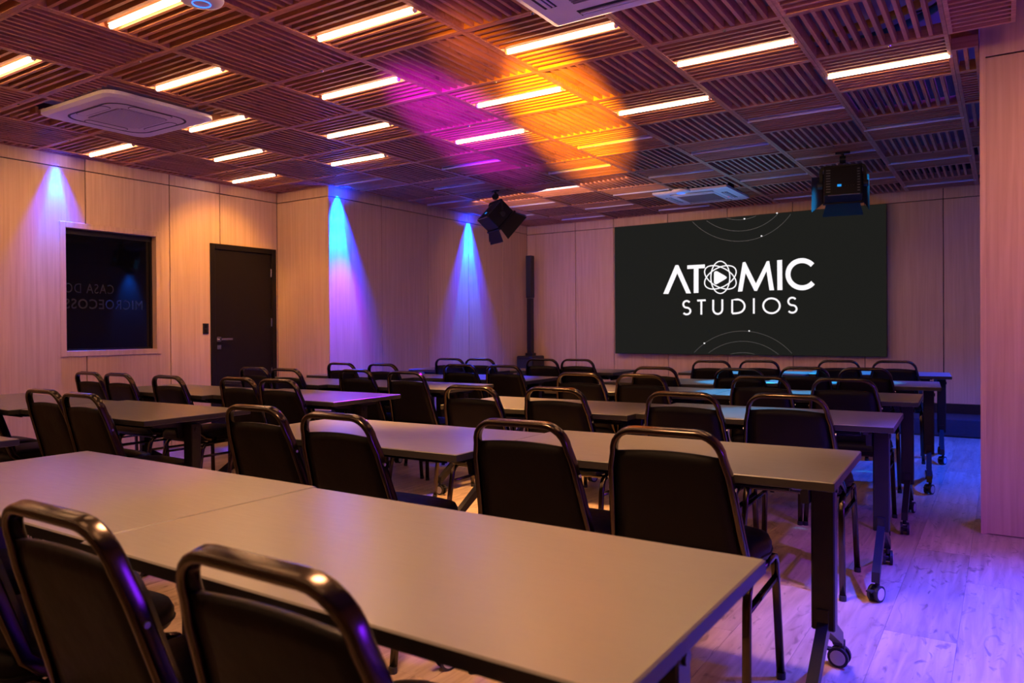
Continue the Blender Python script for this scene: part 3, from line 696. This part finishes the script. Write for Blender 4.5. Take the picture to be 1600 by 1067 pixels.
# ------------------------------------------------------------------ stage lights hanging from the ceiling
def stage_light(loc, rz, tilt, label, yaw_yoke=None):
    t = empty('stage_light', loc, rz)
    tag(t, label, 'stage light', 'stage lights hanging from the ceiling')
    b = bm_new(); bx(b, -0.06, 0.06, -0.02, 0.02, -0.012, 0.0); cyl(b, (0, 0, -0.01), (0, 0, -0.10), 0.012, 10); cyl(b, (-0.025, 0, -0.065), (0.025, 0, -0.065), 0.032, 14)
    fin('clamp', b, M_fix, t)
    zt = -0.125; hw = 0.178; zb = -0.285
    b = bm_new(); sec = rsect(0.015, 0.005, 0.002, 1)
    pts = [(-hw, 0, zb-0.02), (-hw, 0, zt-0.03), (-hw+0.01, 0, zt-0.008), (-hw+0.03, 0, zt), (hw-0.03, 0, zt), (hw-0.01, 0, zt-0.008), (hw, 0, zt-0.03), (hw, 0, zb-0.02)]
    tube(b, pts, 0, sect=sec, up=Vector((0, 1, 0))); fin('yoke', b, M_fix, t)
    for s in (-1, 1):
        b = bm_new(); cyl(b, (s*(hw-0.012), 0, zb), (s*(hw+0.028), 0, zb), 0.028, 14); fin('tilt_knob', b, M_rubber, t)
    head = bm_new(); Rm = Matrix.Translation((0, 0, zb)) @ Matrix.Rotation(tilt, 4, 'X')
    # head box: back at -y, front at +y
    bx(head, -0.155, 0.155, -0.10, 0.08, -0.135, 0.135, Rm); h = fin('lamp_head', head, M_fix, t, bevel=0.012)
    b = bm_new(); bx(b, -0.165, 0.165, 0.08, 0.10, -0.145, 0.145, Rm); fin('front_rim', b, M_fix, h)
    # back panel with vents, buttons and display
    b = bm_new()
    for k in range(9):
        zz = -0.10+k*0.025; bx(b, -0.135, -0.10, -0.103, -0.10, zz-0.004, zz+0.004, Rm); bx(b, 0.115, 0.135, -0.103, -0.10, zz-0.004, zz+0.004, Rm)
    fin('vent_slots', b, M_hub, h).data.materials[0] = mat('vent', (0.12, 0.12, 0.12), 0.4)
    b = bm_new(); bx(b, -0.045, -0.012, -0.104, -0.10, -0.055, -0.035, Rm); fin('display', b, M_ledc, h)
    for k in range(4):
        b = bm_new(); cx = 0.02+k*0.022; bx(b, cx-0.006, cx+0.006, -0.104, -0.10, -0.055, -0.045, Rm); fin('button', b, M_edge, h)
    b = bm_new(); bx(b, -0.12, 0.135, -0.104, -0.096, -0.136, -0.130, Rm); fin('edge_strip', b, M_steel, h)
    # four barn doors
    fl = 0.17
    def flap(a0, a1, c0, c1, name='barn_door'):
        b = bm_new()
        P = [Rm @ Vector(p) for p in (a0, a1, c1, c0)]; nrm = (P[1]-P[0]).cross(P[3]-P[0]).normalized()*0.003
        A = [b.verts.new(p) for p in P]; B = [b.verts.new(p+nrm) for p in P]
        b.faces.new(A); b.faces.new(B[::-1])
        for k in range(4): b.faces.new([A[k], B[k], B[(k+1) % 4], A[(k+1) % 4]])
        fin(name, b, M_fix, h)
    flap((-0.14, 0.10, -0.145), (0.14, 0.10, -0.145), (-0.17, 0.21, -0.215), (0.17, 0.21, -0.215))
    flap((-0.14, 0.10, 0.145), (0.14, 0.10, 0.145), (-0.175, 0.22, 0.20), (0.175, 0.22, 0.20))
    flap((-0.165, 0.10, -0.13), (-0.165, 0.10, 0.13), (-0.26, 0.20, -0.17), (-0.26, 0.20, 0.17))
    flap((0.165, 0.10, -0.13), (0.165, 0.10, 0.13), (0.22, 0.22, -0.17), (0.22, 0.22, 0.17))
    return t
stage_light((-1.19, 7.19, ZC-0.004), 0.17, math.radians(-12), 'black stage light seen from behind, hanging in front of the screen top')
stage_light((-4.74, 6.95, ZC-0.004), -0.55, math.radians(-42), 'black tilted stage light hanging near the far blue wall washer')

# ------------------------------------------------------------------ tables
def make_table(L=1.15, D=0.60):
    t = empty('folding_table')
    H = 0.738
    b = bm_new(); bx(b, -L/2+0.001, L/2-0.001, -D/2, D/2, H-0.026, H); top = fin('tabletop', b, M_table, t, bevel=0.0025, segs=1)
    b = bm_new()
    for (x0, x1, y0, y1) in ((-L/2, L/2, -D/2-0.0015, -D/2+0.0005), (-L/2, L/2, D/2-0.0005, D/2+0.0015), (-L/2-0.0005, -L/2+0.0015, -D/2, D/2), (L/2-0.0015, L/2+0.0005, -D/2, D/2)):
        bx(b, x0, x1, y0, y1, H-0.0245, H-0.0025)
    fin('edge_band', b, M_edge, top)
    b = bm_new(); bx(b, -L/2+0.16, L/2-0.16, -0.03, 0.03, H-0.085, H-0.035); fin('crossbeam', b, M_blackmetal, t, bevel=0.004, segs=1)
    for sy in (-1, 1):
        b = bm_new(); tube(b, [(-L/2+0.14, sy*0.17, H-0.055), (L/2-0.14, sy*0.17, H-0.055)], 0.006, 6); fin('shelf_rail', b, M_blackmetal, t)
    for s in (-1, 1):
        px = s*(L/2-0.072)
        b = bm_new(); bx(b, px-0.034, px+0.034, -0.027, 0.027, 0.235, H-0.045); leg = fin('leg', b, M_blackmetal, t, bevel=0.004, segs=1)
        # flip bracket under the top
        b = bm_new(); prism(b, [(-0.22, H-0.028), (0.22, H-0.028), (0.17, H-0.055), (0.06, H-0.062), (0.045, H-0.12), (-0.045, H-0.12), (-0.06, H-0.062), (-0.17, H-0.055)], 'x', px-s*0.048-0.012, px-s*0.048+0.012)
        fin('flip_bracket', b, M_blackmetal, t)
        b = bm_new(); cyl(b, (px+s*0.034, 0, H-0.075), (px+s*0.040, 0, H-0.075), 0.012, 10); fin('pivot_bolt', b, M_blackmetal, leg)
        for sy in (-1, 1):
            b = bm_new()
            prism(b, [(sy*0.0, 0.30), (sy*0.036, 0.30), (sy*0.036, 0.262), (sy*0.285, 0.125), (sy*0.298, 0.085), (sy*0.278, 0.080), (sy*0.255, 0.098), (sy*0.0, 0.225)], 'x', px-0.016, px+0.016)
            fin('foot', b, M_blackmetal, leg)
            cy_ = sy*0.288+0.02
            cs = empty('caster'); cs.parent = leg; cs.location = (px, cy_, 0)
            b = bm_new(); cyl(b, (-0.022, 0, 0.034), (-0.010, 0, 0.034), 0.034, 20); cyl(b, (0.010, 0, 0.034), (0.022, 0, 0.034), 0.034, 20); cyl(b, (-0.010, 0, 0.034), (0.010, 0, 0.034), 0.018, 12)
            cyl(b, (0, -sy*0.010, 0.055), (0, -sy*0.010, 0.092), 0.010, 10); bx(b, -0.012, 0.012, sy*0.02-0.008, sy*0.05+0.008*sy, 0.048, 0.054)
            bmesh.ops.recalc_face_normals(b, faces=b.faces)
            # hubs as second material
            n0 = len(b.faces)
            cyl(b, (-0.0235, 0, 0.034), (-0.0215, 0, 0.034), 0.025, 18); cyl(b, (0.0215, 0, 0.034), (0.0235, 0, 0.034), 0.025, 18)
            b.faces.ensure_lookup_table()
            for f in b.faces[n0:]: f.material_index = 1
            me = bpy.data.meshes.new('caster'); b.to_mesh(me); b.free(); me.materials.append(M_rubber); me.materials.append(M_hub)
            bpy.data.objects.remove(cs)
            o = bpy.data.objects.new('caster', me); C.objects.link(o); o.parent = leg; o.location = (px, cy_, 0); o.rotation_euler = (0, 0, 0.15)
    return t
# rows: right block and left block, table centre lines (x left, y) -> (x right, y) from nearest to farthest
RT = [[((-2.69, 1.10), (-1.535, 1.09)), ((-1.53, 1.09), (-0.36, 1.065))],
      [((-2.66, 2.20), (-1.53, 2.32)), ((-1.525, 2.32), (-0.395, 2.485))],
      [((-2.62, 3.47), (-1.515, 3.58)), ((-1.51, 3.57), (-0.40, 3.75))],
      [((-2.66, 4.66), (-1.53, 4.78)), ((-1.52, 4.78), (-0.41, 4.95))],
      [((-2.62, 5.42), (-1.52, 5.80)), ((-1.52, 5.88), (-0.41, 6.25))],
      [((-2.56, 6.92), (-1.49, 7.22)), ((-1.49, 7.25), (-0.41, 7.60))]]
LT = [[((-4.36, 1.10), (-3.22, 1.12))],
      [((-5.65, 2.12), (-4.47, 2.15)), ((-4.46, 2.15), (-3.35, 2.27))],
      [((-5.52, 3.16), (-4.34, 3.24)), ((-4.33, 3.25), (-3.26, 3.37))],
      [((-5.50, 4.22), (-4.38, 4.30)), ((-4.37, 4.32), (-3.24, 4.42))],
      [((-5.47, 5.02), (-4.35, 5.20)), ((-4.34, 5.22), (-3.22, 5.42))],
      [((-5.30, 6.24), (-4.22, 6.50)), ((-4.20, 6.52), (-3.11, 6.78))]]
# (block, row) -> back-top centres
CH = {('right', 0): [(-2.36, 0.60, 0), (-1.83, 0.60, 0.05), (-1.275, 0.60, 0.0), (-0.775, 0.60, 0.0)],
      ('right', 1): [(-2.37, 1.84, 0), (-1.90, 1.80, 0), (-1.255, 1.95, 0.04), (-0.80, 2.00, 0.03)],
      ('right', 2): [(-2.25, 3.05, 0), (-1.82, 3.16, 0), (-1.19, 3.18, 0.03), (-0.77, 3.30, 0.02)],
      ('right', 3): [(-2.29, 4.29, 0), (-1.88, 4.32, 0), (-1.19, 4.47, 0), (-0.74, 4.52, 0.03)],
      ('right', 4): [(-2.14, 5.38, 0.1), (-1.54, 5.27, 0.1), (-1.19, 5.65, 0.1), (-0.80, 5.85, 0.1)],
      ('right', 5): [(-2.13, 6.42, 0.1), (-1.77, 6.60, 0.1), (-1.18, 6.89, 0.1), (-0.76, 6.95, 0.1)],
      ('left', 1): [(-5.05, 1.86, 0), (-4.60, 1.86, 0), (-3.99, 1.85, 0), (-3.57, 1.82, 0)],
      ('left', 2): [(-5.42, 2.85, 0), (-5.05, 2.86, 0), (-4.49, 2.83, 0), (-3.91, 2.92, 0), (-3.54, 2.92, 0)],
      ('left', 3): [(-4.92, 3.83, 0), (-4.49, 3.78, 0), (-3.92, 3.93, 0), (-3.42, 3.90, 0)],
      ('left', 4): [(-4.86, 5.08, 0), (-4.39, 5.01, 0), (-3.72, 4.93, 0), (-3.30, 4.96, 0)],
      ('left', 5): [(-4.59, 5.89, 0.1), (-4.27, 6.04, 0.1), (-3.68, 6.15, 0.1), (-3.34, 6.31, 0.1)]}
push = {}; tshift = {}
for block, rows_ in (('right', RT), ('left', LT)):
    for r, tabs_ in enumerate(rows_):
        for k, ((xa, ya), (xb, yb)) in enumerate(tabs_):
            need = {}
            for q, (x, y, a) in enumerate(CH.get((block, r), [])):
                X, Y = x*1.02, y*1.02
                if xa-0.2 < X < xb+0.2:
                    edge = (ya+yb)/2+0.25*(yb-ya)*((X-(xa+xb)/2)/(xb-xa))-0.30
                    need[q] = Y+0.088-edge
            m_ = min(max([0]+list(need.values())), 0.07)
            tshift[(block, r, k)] = m_
            for q, v in need.items(): push[(block, r, q)] = max(push.get((block, r, q), 0), v-m_, 0)
rown = ['row nearest the camera', 'second row from the camera', 'third row from the camera', 'fourth row from the camera', 'second row from the stage', 'row nearest the stage']
tp = None
for block, rows_ in (('right', RT), ('left', LT)):
    for r, tabs_ in enumerate(rows_):
        for k, ((xa, ya), (xb, yb)) in enumerate(tabs_):
            if tp is None: tp = make_table(); o = tp
            else: o = copy_tree(tp)
            o.location = ((xa+xb)/2, (ya+yb)/2+tshift[(block, r, k)], 0); o.rotation_euler = (0, 0, 0.25*math.atan2(yb-ya, xb-xa))
            ln = math.hypot(xb-xa, yb-ya)
            o.scale = (ln/1.15, 1.0, 1.0)
            for lg in o.children:
                if lg.name.startswith('leg'):
                    for cs in lg.children:
                        if cs.name.startswith('caster'): cs.rotation_euler = (0, 0, random.choice((0.12, -0.2, 0.35, 1.45, -0.45)))
            side = ('right-hand' if k == len(tabs_)-1 else 'left-hand')
            tag(o, 'grey folding table on casters, %s one in the %s block, %s' % (side, block, rown[r]) if len(tabs_) > 1 else 'grey table of which only a corner shows at the left edge of the photo', 'table', 'training tables in rows')

# ------------------------------------------------------------------ chairs
def make_chair():
    t = empty('banquet_chair')
    # back frame loop, open at the bottom
    def bpt(x, z): # back plane: leans backwards (towards -y)
        s = (z-0.46)/(0.865-0.46); return (x, -0.160-0.125*s, z)
    pts = []; zt = 0.857; rt = 0.072; wt_, wb_ = 0.164, 0.206
    def wid(z): return wb_+(wt_-wb_)*(z-0.46)/(zt-0.46)
    pts += [(-wb_+0.006, -0.06, 0.440), (-wb_+0.002, -0.11, 0.444), (-wb_, -0.137, 0.460)]
    for z in (0.49, 0.56, 0.66, 0.74): pts.append(bpt(-wid(z), z))
    for k in range(0, 7):
        a = PI-k*PI/12; pts.append(bpt(-wt_+rt+rt*math.cos(a), zt-rt+rt*math.sin(a)))
    for k in range(0, 7):
        a = PI/2-k*PI/12; pts.append(bpt(wt_-rt+rt*math.cos(a), zt-rt+rt*math.sin(a)))
    for z in (0.74, 0.66, 0.56, 0.49): pts.append(bpt(wid(z), z))
    pts += [(wb_, -0.137, 0.460), (wb_-0.002, -0.11, 0.444), (wb_-0.006, -0.06, 0.440)]
    b = bm_new()
    # own sweep: section keeps its flat side facing backwards
    P = [Vector(p) for p in pts]; sec = rsect(0.0092, 0.0165, 0.0065, 3); rings = []
    for i, p in enumerate(P):
        tt = (P[min(i+1, len(P)-1)]-P[max(i-1, 0)]).normalized()
        nb = Vector((0, -1, -0.24)).normalized() if 2 < i < len(P)-3 else Vector((0, -1, -1.2)).normalized()
        s1 = tt.cross(nb).normalized(); q1 = s1.cross(tt).normalized()
        rings.append([b.verts.new(p+s1*u+q1*v) for (u, v) in sec])
    m_ = len(sec)
    for A, B in zip(rings, rings[1:]):
        for k in range(m_): b.faces.new([A[k], A[(k+1) % m_], B[(k+1) % m_], B[k]])
    b.faces.new(rings[0]); b.faces.new(rings[-1][::-1])
    fr = fin('back_frame', b, M_chrome, t, smooth=True)
    # back cushion: puffed slab between the uprights
    b = bm_new(); nx, nz = 8, 10; grid = {}
    for side in (0, 1):
        for i in range(nx+1):
            for j in range(nz+1):
                z = 0.475+(0.788-0.475)*j/nz; wv = wid(z)-0.0115; u = -1+2*i/nx
                edge = (1-abs(u)**6)*(1-abs(-1+2*j/nz)**8)
                crown = 0.010*(1-u*u) if j == nz else (0.007*(1-u*u) if j == nz-1 else 0)
                c0 = bpt(u*wv, z+crown)
                th = (0.010+0.048*edge**0.6) if side else (0.006+0.008*edge**0.6)
                grid[side, i, j] = b.verts.new((c0[0], c0[1]+(th if side else -th), c0[2]))
    for i in range(nx):
        for j in range(nz):
            b.faces.new([grid[0, i, j], grid[0, i+1, j], grid[0, i+1, j+1], grid[0, i, j+1]]); b.faces.new([grid[1, i, j+1], grid[1, i+1, j+1], grid[1, i+1, j], grid[1, i, j]])
    for i in range(nx):
        b.faces.new([grid[0, i+1, 0], grid[0, i, 0], grid[1, i, 0], grid[1, i+1, 0]]); b.faces.new([grid[0, i, nz], grid[0, i+1, nz], grid[1, i+1, nz], grid[1, i, nz]])
    for j in range(nz):
        b.faces.new([grid[0, 0, j], grid[0, 0, j+1], grid[1, 0, j+1], grid[1, 0, j]]); b.faces.new([grid[0, nx, j+1], grid[0, nx, j], grid[1, nx, j], grid[1, nx, j+1]])
    fin('backrest', b, M_vinyl, t, smooth=True)
    for s in (-1, 1):
        b = bm_new(); q = bpt(s*(wid(0.70)+0.0095), 0.70); cyl(b, q, (q[0]+s*0.004, q[1], q[2]), 0.0055, 8); fin('rivet', b, M_steel, fr)
    # seat cushion with rounded front
    out = []
    for k in range(40):
        a = 2*PI*k/40; ca, sa = math.cos(a), math.sin(a)
        e = 0.38 if sa > 0 else 0.22
        x = 0.218*math.copysign(abs(ca)**e, ca)*(1.0 if sa > 0 else 0.94); y = 0.005+0.215*math.copysign(abs(sa)**(0.75 if sa > 0 else 0.3), sa)
        out.append((x, y))
    b = bm_new(); prof = ((0.90, 0.430), (0.97, 0.434), (1.0, 0.450), (1.0, 0.470), (0.965, 0.488), (0.86, 0.497), (0.5, 0.503))
    rings = [[b.verts.new((x*s, y*s, z)) for x, y in out] for s, z in prof]
    for A, B in zip(rings, rings[1:]):
        for k in range(40): b.faces.new([A[k], A[(k+1) % 40], B[(k+1) % 40], B[k]])
    b.faces.new(rings[0][::-1]); b.faces.new(rings[-1]); seat = fin('seat', b, M_vinyl, t, smooth=True)
    b = bm_new(); tube(b, [(x*1.0, y*1.0, 0.451) for x, y in out], 0.004, 6, closed=True); fin('piping', b, M_vinyl, seat, smooth=True)
    # side frames: rear leg, top rail, front leg (one bent tube split into legs) and stretcher
    sec2 = rsect(0.0095, 0.0125, 0.005, 2)
    for s in (-1, 1):
        xr = s*0.203
        def sweep(name, pts, sc=sec2):
            b = bm_new(); tube(b, pts, 0, sect=sc, up=Vector((1, 0, 0))); return fin(name, b, M_chrome, t, smooth=True)
        sweep('leg', [(xr+s*0.012, -0.225, 0.004), (xr, -0.168, 0.352), (xr, -0.160, 0.387), (xr, -0.145, 0.410), (xr, -0.12, 0.420), (xr, 0.0, 0.420)])
        sweep('leg', [(xr, 0.0, 0.420), (xr, 0.150, 0.420), (xr, 0.178, 0.412), (xr, 0.193, 0.390), (xr, 0.198, 0.36), (xr+s*0.012, 0.215, 0.004)])
        sweep('stretcher', [(xr, -0.176, 0.337), (xr, 0.199, 0.337)], rsect(0.007, 0.010, 0.004, 2))
        for (yy, zz) in ((-0.226, 0), (0.216, 0)):
            b = bm_new(); cyl(b, (xr+s*0.012, yy, 0), (xr+s*0.012, yy, 0.022), 0.015, 10); fin('foot_cap', b, M_rubber, t)
    for yy in (-0.13, 0.14):
        b = bm_new(); tube(b, [(-0.203, yy, 0.420), (0.203, yy, 0.420)], 0.009, 8); fin('cross_tube', b, M_chrome, t)
    return t
cp = None
for (block, r), L_ in CH.items():
    n_ = len(L_)
    for k, (x, y, a) in enumerate(L_):
        if cp is None: cp = make_chair(); o = cp
        else: o = copy_tree(cp)
        x *= 1.02; y = y*1.02-push.get((block, r, k), 0.0)
        # listed point is the top bar; the origin lies 0.27 m in front of it
        o.location = (x-0.285*math.sin(a), y+0.285*math.cos(a), 0); o.rotation_euler = (0, 0, a)
        pos = 'rightmost' if k == n_-1 else ('leftmost' if k == 0 else ('second from the right' if k == n_-2 else ('second from the left' if k == 1 else 'middle one')))
        tag(o, 'black padded chair, %s in the %s block, %s' % (pos, block, rown[r]), 'chair', 'banquet chairs tucked up to the tables')
